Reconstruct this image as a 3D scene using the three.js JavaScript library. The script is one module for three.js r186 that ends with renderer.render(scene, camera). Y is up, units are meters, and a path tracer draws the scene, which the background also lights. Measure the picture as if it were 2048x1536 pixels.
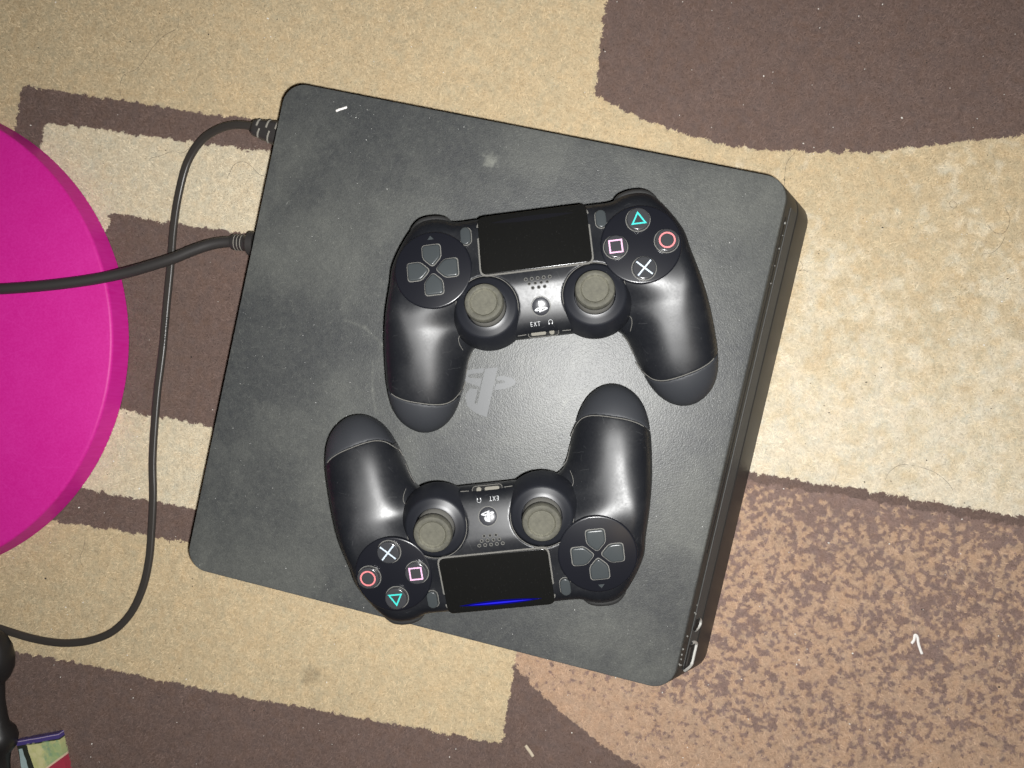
import * as THREE from 'three';
import { FontLoader } from 'three/addons/loaders/FontLoader.js';
import { TextGeometry } from 'three/addons/geometries/TextGeometry.js';
import { mergeGeometries, mergeVertices, toCreasedNormals } from 'three/addons/utils/BufferGeometryUtils.js';

// ---------------------------------------------------------------- camera, light, exposure
// all lengths below are millimetres; MM turns them into metres
const MM = 0.001;
const CAM = new THREE.Vector3(51.764, 426.673, -15.911);
const CX = new THREE.Vector3(0.971864, -0.09035, -0.217523);   // camera right
const CY = new THREE.Vector3(0.219719, 0.014984, 0.975448);    // camera down
const CZ = new THREE.Vector3(-0.084872, -0.995797, 0.034414);  // camera forward
const FOCAL = 1500;                                            // in photo pixels (2048 x 1536)
const scene = new THREE.Scene();
scene.background = new THREE.Color(0x000000);
const camera = new THREE.PerspectiveCamera(2 * Math.atan(768 / FOCAL) * 180 / Math.PI, 4 / 3, 0.01, 20);
camera.position.copy(CAM).multiplyScalar(MM);
camera.up.copy(CY).negate();
camera.lookAt(CAM.clone().add(CZ).multiplyScalar(MM));
const renderer = new THREE.WebGLRenderer({ antialias: true });
renderer.setSize(1024, 768);
renderer.toneMapping = THREE.LinearToneMapping;
renderer.toneMappingExposure = 0.96;
renderer.shadowMap.enabled = true;
// the flash beside the lens: a small lamp, about 1.4 cm from the camera's optical centre
const flash = new THREE.PointLight(new THREE.Color(1.0, 0.995, 0.98), 1.0, 0, 2);
flash.position.copy(CAM).addScaledVector(CX, 10).addScaledVector(CY, 11).multiplyScalar(MM);
flash.castShadow = true;
flash.shadow.radius = 0.22;
flash.shadow.mapSize.set(2048, 2048);
flash.shadow.camera.near = 0.02; flash.shadow.camera.far = 3;
scene.add(flash);
// dim warm fill light added to lift the far corners, no such lamp seen
const warmFill = new THREE.PointLight(new THREE.Color(1.0, 0.78, 0.54), 0.65, 0, 2);
warmFill.position.set(0.9, 2.3, 0.7);
warmFill.castShadow = true;
warmFill.shadow.radius = 6;
warmFill.shadow.mapSize.set(1024, 1024);
scene.add(warmFill);

// ---------------------------------------------------------------- helpers
function rng(seed) { let a = seed >>> 0; return () => { a = (a + 0x6D2B79F5) >>> 0; let t = a; t = Math.imul(t ^ (t >>> 15), t | 1); t ^= t + Math.imul(t ^ (t >>> 7), t | 61); return ((t ^ (t >>> 14)) >>> 0) / 4294967296; }; }
const clamp = (v, a = 0, b = 1) => v < a ? a : v > b ? b : v;
const lerp = (a, b, t) => a + (b - a) * t;
const sstep = (a, b, v) => { const t = clamp((v - a) / (b - a)); return t * t * (3 - 2 * t); };
function hash2(x, y, s) { let h = Math.imul(x | 0, 374761393) ^ Math.imul(y | 0, 668265263) ^ Math.imul(s | 0, 2147483647 ^ 0x51ed27); h = Math.imul(h ^ (h >>> 13), 1274126177); h ^= h >>> 16; return (h >>> 0) / 4294967296; }
function vnoise(x, y, s = 0) { const xi = Math.floor(x), yi = Math.floor(y); let fx = x - xi, fy = y - yi; fx = fx * fx * (3 - 2 * fx); fy = fy * fy * (3 - 2 * fy); const a = hash2(xi, yi, s), b = hash2(xi + 1, yi, s), c = hash2(xi, yi + 1, s), d = hash2(xi + 1, yi + 1, s); return a + (b - a) * fx + (c - a) * fy + (a - b - c + d) * fx * fy; }
function fbm(x, y, o = 4, s = 0) { let v = 0, a = 0.5, n = 0; for (let i = 0; i < o; i++) { v += a * vnoise(x, y, s + i * 17); n += a; a *= 0.5; x = x * 2.03 + 11.3; y = y * 2.03 + 5.7; } return v / n; }
function interp(xs, ys) { // monotone-ish cubic through points
  const n = xs.length, m = new Array(n);
  for (let i = 0; i < n; i++) { const a = i ? (ys[i] - ys[i - 1]) / (xs[i] - xs[i - 1]) : null, b = i < n - 1 ? (ys[i + 1] - ys[i]) / (xs[i + 1] - xs[i]) : null; m[i] = a === null ? b : b === null ? a : (a + b) / 2; }
  return v => { if (v <= xs[0]) return ys[0] + (v - xs[0]) * m[0]; if (v >= xs[n - 1]) return ys[n - 1] + (v - xs[n - 1]) * m[n - 1]; let i = 0; while (v > xs[i + 1]) i++; const h = xs[i + 1] - xs[i], t = (v - xs[i]) / h, t2 = t * t, t3 = t2 * t; return (2 * t3 - 3 * t2 + 1) * ys[i] + (t3 - 2 * t2 + t) * h * m[i] + (-2 * t3 + 3 * t2) * ys[i + 1] + (t3 - t2) * h * m[i + 1]; };
}
// photo pixel -> point (mm) on the horizontal plane at height h
function px(u, v, h = 0) {
  const d = CX.clone().multiplyScalar((u - 1024) / FOCAL).addScaledVector(CY, (v - 768) / FOCAL).add(CZ);
  return CAM.clone().addScaledVector(d, (h - CAM.y) / d.y);
}
const taken = {};
function numbered(n) { taken[n] = (taken[n] ?? -1) + 1; return taken[n] ? n + '_' + String(taken[n]).padStart(3, '0') : n; }
function mesh(name, geo, mat, parent) { // geo in mm
  geo.scale(MM, MM, MM);
  const m = new THREE.Mesh(geo, mat); m.name = name; m.castShadow = m.receiveShadow = true; parent.add(m); return m;
}
function tag(o, label, category, group, kind) { if (label) o.userData.label = label; if (category) o.userData.category = category; if (group) o.userData.group = group; if (kind) o.userData.kind = kind; return o; }
function thing(name, label, category, pos = [0, 0, 0], turn = 0, group) { const g = new THREE.Group(); g.name = numbered(name); g.position.set(pos[0] * MM, pos[1] * MM, pos[2] * MM); g.rotation.y = turn; scene.add(g); return tag(g, label, category, group); }
function shapeXZ(pts) { const s = new THREE.Shape(); pts.forEach(([x, z], i) => i ? s.lineTo(x, -z) : s.moveTo(x, -z)); s.closePath(); return s; }
function roundRect(x0, z0, x1, z1, r, n = 8) { const p = []; const c = [[x1 - r, z1 - r, 0], [x0 + r, z1 - r, 1], [x0 + r, z0 + r, 2], [x1 - r, z0 + r, 3]]; for (const [cx, cz, q] of c) for (let i = 0; i <= n; i++) { const a = (q + i / n) * Math.PI / 2; p.push([cx + r * Math.cos(a), cz + r * Math.sin(a)]); } return p; }
function circlePts(cx, cz, r, n = 40) { const p = []; for (let i = 0; i < n; i++) { const a = i / n * 2 * Math.PI; p.push([cx + r * Math.cos(a), cz + r * Math.sin(a)]); } return p; }
function smoothPoly(pts, n = 6) { // rounds a polygon's corners with a closed spline
  const c = new THREE.CatmullRomCurve3(pts.map(([x, z]) => new THREE.Vector3(x, 0, z)), true, 'centripetal'); return c.getPoints(pts.length * n).slice(0, -1).map(p => [p.x, p.z]); }
function roundCorners(pts, r, n = 4) { const o = []; const N = pts.length; for (let i = 0; i < N; i++) { const a = pts[(i + N - 1) % N], b = pts[i], c = pts[(i + 1) % N]; const la = Math.hypot(a[0] - b[0], a[1] - b[1]), lc = Math.hypot(c[0] - b[0], c[1] - b[1]); const k = Math.min(r, la * 0.45, lc * 0.45); const p = [b[0] + (a[0] - b[0]) / la * k, b[1] + (a[1] - b[1]) / la * k], q = [b[0] + (c[0] - b[0]) / lc * k, b[1] + (c[1] - b[1]) / lc * k]; for (let j = 0; j <= n; j++) { const t = j / n; o.push([(1 - t) * (1 - t) * p[0] + 2 * t * (1 - t) * b[0] + t * t * q[0], (1 - t) * (1 - t) * p[1] + 2 * t * (1 - t) * b[1] + t * t * q[1]]); } } return o; }
// slab over a plan outline (x,z): from y0 to y1, bevelled, then laid on a height function
function slab(pts, y0, y1, bevel = 0, hf = null, holes = [], seg = 3, crease = 0.7) {
  const s = shapeXZ(pts); for (const h of holes) s.holes.push(new THREE.Path(h.map(([x, z]) => new THREE.Vector2(x, -z))));
  let g = new THREE.ExtrudeGeometry(s, { depth: y1 - y0 - 2 * bevel, bevelEnabled: bevel > 0, bevelThickness: bevel, bevelSize: bevel, bevelOffset: -bevel, bevelSegments: seg, steps: 1 });
  g.rotateX(-Math.PI / 2); g.translate(0, y0 + bevel, 0);
  if (hf) { const p = g.attributes.position; for (let i = 0; i < p.count; i++) p.setY(i, p.getY(i) + hf(p.getX(i), p.getZ(i))); }
  g.deleteAttribute('normal'); g = mergeVertices(g, 1e-3); return toCreasedNormals(g, crease);
}
function planarUV(g, x0, z0, x1, z1) { const p = g.attributes.position, uv = new Float32Array(p.count * 2); for (let i = 0; i < p.count; i++) { uv[2 * i] = (p.getX(i) - x0) / (x1 - x0); uv[2 * i + 1] = (p.getZ(i) - z0) / (z1 - z0); } g.setAttribute('uv', new THREE.BufferAttribute(uv, 2)); return g; }
function sweep(pts, prof, closedProfile = true) { // pts: Vector3[], prof: [side, up][]
  const n = pts.length, m = prof.length, pos = [], idx = [], up = new THREE.Vector3(0, 1, 0);
  const arc = [0]; for (let i = 1; i < n; i++) arc.push(arc[i - 1] + pts[i].distanceTo(pts[i - 1]));
  const uv = [];
  for (let i = 0; i < n; i++) { const t = pts[Math.min(i + 1, n - 1)].clone().sub(pts[Math.max(i - 1, 0)]).normalize(); const s = new THREE.Vector3().crossVectors(t, up).normalize(); const u = new THREE.Vector3().crossVectors(s, t).normalize(); const pr = typeof prof === 'function' ? prof(i / (n - 1)) : prof; for (let j = 0; j < m; j++) { const q = pts[i].clone().addScaledVector(s, pr[j][0]).addScaledVector(u, pr[j][1]); pos.push(q.x, q.y, q.z); uv.push(arc[i] / 10, j / m); } }
  for (let i = 0; i < n - 1; i++) for (let j = 0; j < m; j++) { const a = i * m + j, b = i * m + (j + 1) % m, c = a + m, d = b + m; idx.push(a, b, d, a, d, c); }
  for (const i of [0, n - 1]) { const c = pos.length / 3; pos.push(pts[i].x, pts[i].y, pts[i].z); uv.push(0, 0); for (let j = 0; j < m; j++) { const a = i * m + j, b = i * m + (j + 1) % m; i ? idx.push(a, b, c) : idx.push(b, a, c); } }
  const g = new THREE.BufferGeometry(); g.setAttribute('position', new THREE.Float32BufferAttribute(pos, 3)); g.setAttribute('uv', new THREE.Float32BufferAttribute(uv, 2)); g.setIndex(idx); g.computeVertexNormals(); return g;
}
const ellipse = (a, b, n = 18) => Array.from({ length: n }, (_, i) => [a * Math.cos(i / n * 2 * Math.PI), b * Math.sin(i / n * 2 * Math.PI)]);
function lathe(prof, seg = 48) { const g = new THREE.LatheGeometry(prof.map(([r, y]) => new THREE.Vector2(Math.max(r, 0.0001), y)), seg); g.deleteAttribute('normal'); g.deleteAttribute('uv'); return toCreasedNormals(mergeVertices(g, 1e-3), 0.6); }
function clean(gs) { return mergeGeometries(gs.map(g => { let q = g.index ? g.toNonIndexed() : g; for (const k of Object.keys(q.attributes)) if (k !== 'position' && k !== 'normal') q.deleteAttribute(k); if (!q.attributes.normal) q.computeVertexNormals(); return q; })); }
function tubePath(pts, r, seg = 6, tub = 40) { return new THREE.TubeGeometry(new THREE.CatmullRomCurve3(pts), tub, r, seg, false); }
// surface nets over a sampled field
function surfaceNets(nx, ny, nz, h, o, F) {
  const id = new Int32Array(nx * ny * nz).fill(-1), pos = [], nor = [], idx = []; const S = [1, nx, nx * ny];
  const at = (x, y, z) => F[x + y * nx + z * nx * ny];
  const grad = (x, y, z) => { const xi = clamp(Math.round(x), 1, nx - 2), yi = clamp(Math.round(y), 1, ny - 2), zi = clamp(Math.round(z), 1, nz - 2); return [at(xi + 1, yi, zi) - at(xi - 1, yi, zi), at(xi, yi + 1, zi) - at(xi, yi - 1, zi), at(xi, yi, zi + 1) - at(xi, yi, zi - 1)]; };
  for (let z = 0; z < nz - 1; z++) for (let y = 0; y < ny - 1; y++) for (let x = 0; x < nx - 1; x++) {
    const b = x + y * nx + z * nx * ny; let mask = 0; const v = [];
    for (let k = 0; k < 8; k++) { const q = F[b + (k & 1) + ((k >> 1) & 1) * nx + ((k >> 2) & 1) * nx * ny]; v.push(q); if (q < 0) mask |= 1 << k; }
    if (mask === 0 || mask === 255) continue;
    let sx = 0, sy = 0, sz = 0, c = 0;
    for (let k = 0; k < 8; k++) for (let a = 0; a < 3; a++) { const l = k | (1 << a); if (l === k) continue; if (((mask >> k) & 1) === ((mask >> l) & 1)) continue; const t = v[k] / (v[k] - v[l]); sx += (k & 1) + (a === 0 ? t : 0); sy += ((k >> 1) & 1) + (a === 1 ? t : 0); sz += ((k >> 2) & 1) + (a === 2 ? t : 0); c++; }
    id[b] = pos.length / 3; const X = x + sx / c, Y = y + sy / c, Z = z + sz / c; pos.push(o[0] + X * h, o[1] + Y * h, o[2] + Z * h);
    // gradient, trilinear between the eight nodes
    let gx = 0, gy = 0, gz = 0; const fx = sx / c, fy = sy / c, fz = sz / c;
    for (let k = 0; k < 8; k++) { const w = ((k & 1) ? fx : 1 - fx) * (((k >> 1) & 1) ? fy : 1 - fy) * (((k >> 2) & 1) ? fz : 1 - fz); const g = grad(x + (k & 1), y + ((k >> 1) & 1), z + ((k >> 2) & 1)); gx += w * g[0]; gy += w * g[1]; gz += w * g[2]; }
    const l = Math.hypot(gx, gy, gz) || 1; nor.push(gx / l, gy / l, gz / l);
  }
  for (let z = 1; z < nz - 1; z++) for (let y = 1; y < ny - 1; y++) for (let x = 1; x < nx - 1; x++) {
    const b = x + y * nx + z * nx * ny, s = F[b] < 0;
    for (let a = 0; a < 3; a++) { if (s === (F[b + S[a]] < 0)) continue; const u = S[(a + 1) % 3], w = S[(a + 2) % 3]; const q = [id[b], id[b - u], id[b - u - w], id[b - w]]; if (q.some(i => i < 0)) continue; s ? idx.push(q[0], q[1], q[2], q[0], q[2], q[3]) : idx.push(q[0], q[2], q[1], q[0], q[3], q[2]); }
  }
  const g = new THREE.BufferGeometry(); g.setAttribute('position', new THREE.Float32BufferAttribute(pos, 3)); g.setAttribute('normal', new THREE.Float32BufferAttribute(nor, 3)); g.setIndex(idx); return g;
}
function polyDist(poly, x, z) { let d = 1e9, ins = false; for (let i = 0, j = poly.length - 1; i < poly.length; j = i++) { const [ax, az] = poly[j], [bx, bz] = poly[i]; const ex = bx - ax, ez = bz - az, t = clamp(((x - ax) * ex + (z - az) * ez) / (ex * ex + ez * ez)); const qx = x - ax - ex * t, qz = z - az - ez * t; const q = qx * qx + qz * qz; if (q < d) d = q; if ((az > z) !== (bz > z) && x < (bx - ax) * (z - az) / (bz - az) + ax) ins = !ins; } d = Math.sqrt(d); return ins ? d : -d; } // positive inside
function dataTex(w, h, fn, srgb, ch = 4) { const d = new Uint8Array(w * h * 4); const o = [0, 0, 0]; for (let y = 0; y < h; y++) for (let x = 0; x < w; x++) { fn(x, y, o); const k = (y * w + x) * 4; d[k] = o[0]; d[k + 1] = o[1]; d[k + 2] = o[2]; d[k + 3] = 255; } const t = new THREE.DataTexture(d, w, h); t.magFilter = THREE.LinearFilter; t.minFilter = THREE.LinearMipmapLinearFilter; t.generateMipmaps = true; if (srgb) t.colorSpace = THREE.SRGBColorSpace; t.needsUpdate = true; return t; }
const toS = v => { v = clamp(v); return 255 * (v <= 0.0031308 ? 12.92 * v : 1.055 * Math.pow(v, 1 / 2.4) - 0.055); };
const lin = (r, g, b) => new THREE.Color().setRGB(r, g, b);
function std(r, g, b, rough, extra = {}) { return new THREE.MeshPhysicalMaterial({ color: lin(r, g, b), roughness: rough, metalness: 0, ...extra }); }

// ---------------------------------------------------------------- carpet
const CARPET = { x0: -480, z0: -400, x1: 480, z1: 440 };
const toXZ = L => L.map(([u, v]) => { const p = px(u, v, 0); return [p.x, p.z]; });
const zone = {
  frameOuter: toXZ([[45, 172], [650, 262], [520, 1110], [-115, 1003]]),
  frameInner: toXZ([[92, 245], [640, 318], [500, 1035], [-45, 942]]),
  frameCore: toXZ([[222, 428], [600, 483], [520, 872], [140, 800]]),
  bottom: toXZ([[-500, 1195], [-200, 1258], [20, 1298], [200, 1335], [400, 1377], [700, 1431], [1003, 1487], [1105, 872], [1500, 944], [2048, 1034], [2700, 1140], [2700, 2300], [-500, 2300]]),
  top: toXZ([[1225, -500], [1211, 0], [1190, 192], [1235, 215], [1300, 245], [1380, 272], [1450, 289], [1550, 302], [1650, 306], [1750, 303], [1850, 293], [1950, 281], [2048, 269], [2300, 230], [2700, 140], [2700, -500]]),
};
const discC = px(1720, 748, 0), discR = (() => { const a = px(1165, 1459, 0); return Math.hypot(a.x - discC.x, a.z - discC.z); })();
const edgeA = px(1500, 944, 0), edgeB = px(2048, 1034, 0), edgeN = (() => { const dx = edgeB.x - edgeA.x, dz = edgeB.z - edgeA.z, l = Math.hypot(dx, dz); return [-dz / l, dx / l]; })();
const creamA = px(1750, 330, 0), creamB = px(1800, 960, 0);
const YARN = { tan: [0.525, 0.42, 0.268], cream: [0.605, 0.525, 0.385], white: [0.635, 0.565, 0.44], brown: [0.153, 0.106, 0.09], peach: [0.42, 0.288, 0.20], spot: [0.225, 0.155, 0.132] };
const stain = px(622, 1352, 0);
function yarn(x, z, out) { // which dye stands at a place on the rug
  const jx = x + (vnoise(x * 0.33, z * 0.33, 3) - 0.5) * 2.6 + (vnoise(x * 1.1, z * 1.1, 5) - 0.5) * 1.3, jz = z + (vnoise(x * 0.33, z * 0.33, 9) - 0.5) * 2.6 + (vnoise(x * 1.1, z * 1.1, 8) - 0.5) * 1.3;
  let c = YARN.tan, e = 0;
  if (polyDist(zone.frameOuter, jx, jz) > 0) c = polyDist(zone.frameInner, jx, jz) > 0 ? (polyDist(zone.frameCore, jx, jz) > 0 ? YARN.brown : YARN.cream) : YARN.brown;
  else if (polyDist(zone.top, jx, jz) > 0) c = YARN.brown;
  else if (polyDist(zone.bottom, jx, jz) > 0) {
    c = YARN.brown;
    if (Math.hypot(jx - discC.x, jz - discC.z) < discR) {
      const t = (jx - edgeA.x) * edgeN[0] + (jz - edgeA.z) * edgeN[1];               // mm below the pale border
      const n = 0.55 * vnoise(x * 0.36, z * 0.36, 41) + 0.45 * vnoise(x * 0.75, z * 0.75, 43);
      const deep = discR - Math.hypot(jx - discC.x, jz - discC.z);
      const thr = 0.50 + 0.24 * (1 - sstep(3, 26, t)) - 0.27 * (1 - sstep(4, 60, deep)) + (vnoise(x * 0.03, z * 0.03, 71) - 0.5) * 0.16;
      const w = sstep(thr - 0.12, thr + 0.1, n); c = [0, 1, 2].map(k => lerp(YARN.spot[k], YARN.peach[k], w));
      if (t < 5) c = YARN.brown;
    }
  } else {
    // pale mottled field in front of the console
    const s = (x - 110) / 60; const q = ((z - creamA.z) / (creamB.z - creamA.z));
    if (s > 0) { const n = 0.6 * vnoise(x * 0.15, z * 0.15, 23) + 0.4 * vnoise(x * 0.36, z * 0.36, 25); const thr = 0.84 - 0.68 * clamp(q, 0, 1.05) - 0.04 * clamp(s, 0, 1) + (vnoise(x * 0.03, z * 0.03, 27) - 0.5) * 0.25; const w = sstep(thr - 0.25, thr + 0.2, n), v = sstep(thr + 0.1, thr + 0.5, n), u = 0.55 * clamp(q, 0, 1) * clamp(s, 0, 1); c = [0, 1, 2].map(k => lerp(lerp(lerp(YARN.tan[k], YARN.cream[k], u), YARN.cream[k], w), YARN.white[k], v)); }
  }
  const st = 1 - 0.24 * (1 - sstep(3, 8, Math.hypot(x - stain.x, z - stain.z) + 4 * (vnoise(x * 0.4, z * 0.4, 77) - 0.5)));
  out[0] = c[0] * st; out[1] = c[1] * st; out[2] = c[2] * st;
  return out;
}
const CW = 2048, CH = Math.round(2048 * (CARPET.z1 - CARPET.z0) / (CARPET.x1 - CARPET.x0));
const carpetMap = dataTex(CW, CH, (i, j, o) => {
  const x = CARPET.x0 + (i + 0.5) / CW * (CARPET.x1 - CARPET.x0), z = CARPET.z0 + (j + 0.5) / CH * (CARPET.z1 - CARPET.z0);
  yarn(x, z, o);
  const k = 0.86 + 0.10 * (fbm(x * 0.02, z * 0.02, 3, 51)) + 0.20 * (vnoise(x * 0.55, z * 0.8, 61) - 0.5) + 0.26 * (vnoise(x * 1.9, z * 1.9, 62) - 0.5);
  const tint = (vnoise(x * 0.25, z * 0.25, 66) - 0.5) * 0.10;
  o[0] = toS(o[0] * k * (1 + tint)); o[1] = toS(o[1] * k); o[2] = toS(o[2] * k * (1 - tint));
}, true);
const carpetBump = dataTex(1024, 1024, (i, j, o) => { const v = 255 * (0.5 * vnoise(i * 0.5, j * 0.5, 81) + 0.5 * vnoise(i * 0.16, j * 0.16, 82)); o[0] = o[1] = o[2] = v; }, false);
carpetBump.wrapS = carpetBump.wrapT = THREE.RepeatWrapping; carpetBump.repeat.set(4, 3.5);
{
  const g = new THREE.BoxGeometry(CARPET.x1 - CARPET.x0, 8, CARPET.z1 - CARPET.z0); g.translate((CARPET.x0 + CARPET.x1) / 2, -4, (CARPET.z0 + CARPET.z1) / 2); planarUV(g, CARPET.x0, CARPET.z0, CARPET.x1, CARPET.z1);
  const m = mesh('carpet', g, new THREE.MeshPhysicalMaterial({ map: carpetMap, bumpMap: carpetBump, bumpScale: 0.0003, roughness: 1, specularIntensity: 0.15 }), scene);
  tag(m, 'low pile rug with beige, cream and brown geometric pattern', 'carpet', null, 'structure');
}

{ // short tangled pile standing on the rug's backing
  const strip = (() => { const pos = [], idx = [], n = 4; for (let i = 0; i <= n; i++) { const t = i / n, w = 0.5 * (1 - 0.75 * t * t); const y = 1.0 * Math.sin(t * 2.2), x = t, b = 0.25 * Math.sin(t * 3); pos.push(x, y, -w + b, x, y, w + b); if (i < n) { const k = 2 * i; idx.push(k, k + 1, k + 3, k, k + 3, k + 2); } } const g = new THREE.BufferGeometry(); g.setAttribute('position', new THREE.Float32BufferAttribute(pos, 3)); g.setIndex(idx); g.computeVertexNormals(); return g; })();
  const R = rng(99), list = [], c = [0, 0, 0]; const N = 420000;
  for (let i = 0; i < N; i++) { const x = lerp(-365, 350, R()), z = lerp(-285, 320, R()); const a = R() * 6.283, l = 1.4 + 1.7 * R(), w = 0.26 + 0.22 * R(), h = 0.45 + 0.75 * R(), k = 0.84 + 0.31 * R() + 0.25 * (vnoise(x * 0.3, z * 0.3, 63) - 0.5); if (x > -118 && x < 120 && Math.abs(z) < 118) continue; const q = Math.hypot(x + 356.6, z - 54.5); if (q < 138) continue; list.push([x, z, a, l, w, h, k]); }
  const im = new THREE.InstancedMesh(strip, new THREE.MeshPhysicalMaterial({ color: 0xffffff, roughness: 0.95, specularIntensity: 0.25, side: THREE.DoubleSide }), list.length);
  const m = new THREE.Matrix4(), col = new THREE.Color();
  list.forEach(([x, z, a, l, w, h, k], i) => { const ca = Math.cos(a), sa = Math.sin(a); m.set(ca * l * MM, 0, -sa * w * MM, x * MM, 0, h * MM, 0, -0.0001, sa * l * MM, 0, ca * w * MM, z * MM, 0, 0, 0, 1); im.setMatrixAt(i, m); yarn(x + ca * l * 0.5, z + sa * l * 0.5, c); col.setRGB(clamp(c[0] * k), clamp(c[1] * k), clamp(c[2] * k)); im.setColorAt(i, col); });
  im.name = 'carpet_pile'; im.castShadow = im.receiveShadow = true; scene.add(im); tag(im, 'short fuzzy fibres of the patterned rug', 'carpet pile', null, 'stuff');
}

// ---------------------------------------------------------------- materials
const R0 = rng(7);
// plastic of the console lid: fine pebble grain and dust
const GR = 2048;
const lidBump = dataTex(GR, GR, (i, j, o) => { const v = 0.55 * vnoise(i * 0.27, j * 0.27, 101) + 0.45 * vnoise(i * 0.61, j * 0.61, 102); o[0] = o[1] = o[2] = 255 * v; }, false);
const smear = (() => { // dust smears seen on the lid, as polylines in console coordinates
  const L = [[[690, 640, 4], [730, 655, 6], [765, 690, 6], [780, 720, 4]], [[745, 720, 3], [745, 780, 5], [752, 830, 4]], [[1118, 830, 4], [1130, 805, 5], [1160, 785, 4]]];
  return L.map(l => l.map(([u, v, w]) => { const p = px(u, v, 41); return [p.x, p.z, w / 3.6]; }));
})();
const lidScr = (() => { const buf = new Float32Array(GR * GR), r = rng(31); for (let s = 0; s < 5200; s++) { let x = r() * GR, y = r() * GR, a = r() * 6.28; const n = 5 + 34 * r() * r(), v = 0.12 + 0.35 * r() * r(), bend = (r() - 0.5) * 0.16; for (let k = 0; k < n; k++) { const i = (x | 0) + (y | 0) * GR; if (x > 1 && y > 1 && x < GR - 2 && y < GR - 2) { buf[i] += v; buf[i + 1] += v * 0.5; } x += Math.cos(a); y += Math.sin(a); a += bend; } } for (let s = 0; s < 9000; s++) { const i = (r() * (GR - 2) | 0) + (r() * (GR - 2) | 0) * GR, v = 0.9 * r() * r(); buf[i] += v; buf[i + 1] += v; buf[i + GR] += v; buf[i + GR + 1] += v * 0.7; } return buf; })();
const lidMap = dataTex(GR, GR, (i, j, o) => {
  const x = -132.5 + (i + 0.5) / GR * 265, z = -132.5 + (j + 0.5) / GR * 265;
  const wx = x + 14 * (fbm(x * 0.03, z * 0.03, 3, 113) - 0.5), wz = z + 14 * (fbm(x * 0.03, z * 0.03, 3, 117) - 0.5);
  let d = 0.25 + 0.32 * (sstep(0.26, 0.76, fbm(wx * 0.024, wz * 0.024, 6, 111)) - 0.4) + 0.10 * sstep(0.46, 0.85, fbm(wx * 0.08 + 9, wz * 0.08, 5, 121)) + 0.2 * (fbm(x * 0.4, z * 0.4, 3, 127) - 0.5) + 1.2 * lidScr[j * GR + i];
  for (const l of smear) for (let k = 0; k < l.length - 1; k++) { const [ax, az, aw] = l[k], [bx, bz, bw] = l[k + 1]; const t = clamp(((x - ax) * (bx - ax) + (z - az) * (bz - az)) / ((bx - ax) ** 2 + (bz - az) ** 2)); const q = Math.hypot(x - ax - (bx - ax) * t, z - az - (bz - az) * t); d += 0.32 * (1 - sstep(0, lerp(aw, bw, t), q)) * (0.4 + 0.6 * vnoise(x * 0.9, z * 0.9, 131)); }
  const q = Math.hypot(x + 17.3, z + 112.3); d += 0.9 * (1 - sstep(1, 5.5, q + 3 * (vnoise(x * 0.7, z * 0.7, 133) - 0.5)));
  d += 0.16 * (vnoise(x * 2.2, z * 2.2, 135) - 0.5) + 0.5 * Math.max(0, fbm(x * 0.5, z * 0.5, 3, 137) - 0.66);
  const h = hash2(i, j, 140); if (h > 0.9994) d += 1.2;
  d = clamp(d, 0, 1.4); const k = 0.85 + 0.3 * vnoise(x * 2.6, z * 2.6, 150);
  o[0] = toS((0.042 + d * 0.106) * k); o[1] = toS((0.0445 + d * 0.107) * k); o[2] = toS((0.047 + d * 0.089) * k);
}, true);
const M = {
  lid: new THREE.MeshPhysicalMaterial({ map: lidMap, bumpMap: lidBump, bumpScale: 0.00008, roughness: 0.43, specularIntensity: 1.0 }),
  shell: std(0.026, 0.025, 0.024, 0.42), front: std(0.032, 0.031, 0.028, 0.5),
  shellDust: std(0.062, 0.062, 0.06, 0.6),
  black: std(0.006, 0.006, 0.006, 0.7),
  logo: std(0.09, 0.094, 0.098, 0.44),
  rimGlint: std(0.5, 0.49, 0.46, 0.45), fleck: std(0.2, 0.195, 0.18, 0.6),  // pale rim colour holds the flash glint of the port bevels
  cable: std(0.036, 0.033, 0.032, 0.46),
  cableThin: std(0.042, 0.037, 0.033, 0.36),
  dustLine: std(0.24, 0.225, 0.195, 0.9),
  magenta: null,
};

M.magenta = new THREE.MeshPhysicalMaterial({ roughness: 0.52, specularIntensity: 0.8, map: dataTex(1024, 1024, (() => { const buf = new Float32Array(1024 * 1024), r = rng(55); for (let s = 0; s < 900; s++) { let x = r() * 1024, y = r() * 1024, a = r() * 6.28; const n = 6 + r() * 60 * r(); for (let k = 0; k < n; k++) { const i = (x | 0) + (y | 0) * 1024; if (i >= 0 && i < buf.length) buf[i] += 0.5; x += Math.cos(a); y += Math.sin(a); a += (r() - 0.5) * 0.08; } } return (i, j, o) => { const w = 0.25 * fbm(i * 0.02, j * 0.02, 4, 501) + 0.35 * vnoise(i * 0.45, j * 0.45, 503) + 0.5 * Math.min(1, buf[i + j * 1024]); o[0] = toS(0.555 + 0.12 * w); o[1] = toS(0.006 + 0.034 * w); o[2] = toS(0.24 + 0.12 * w); }; })(), true) });

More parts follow.
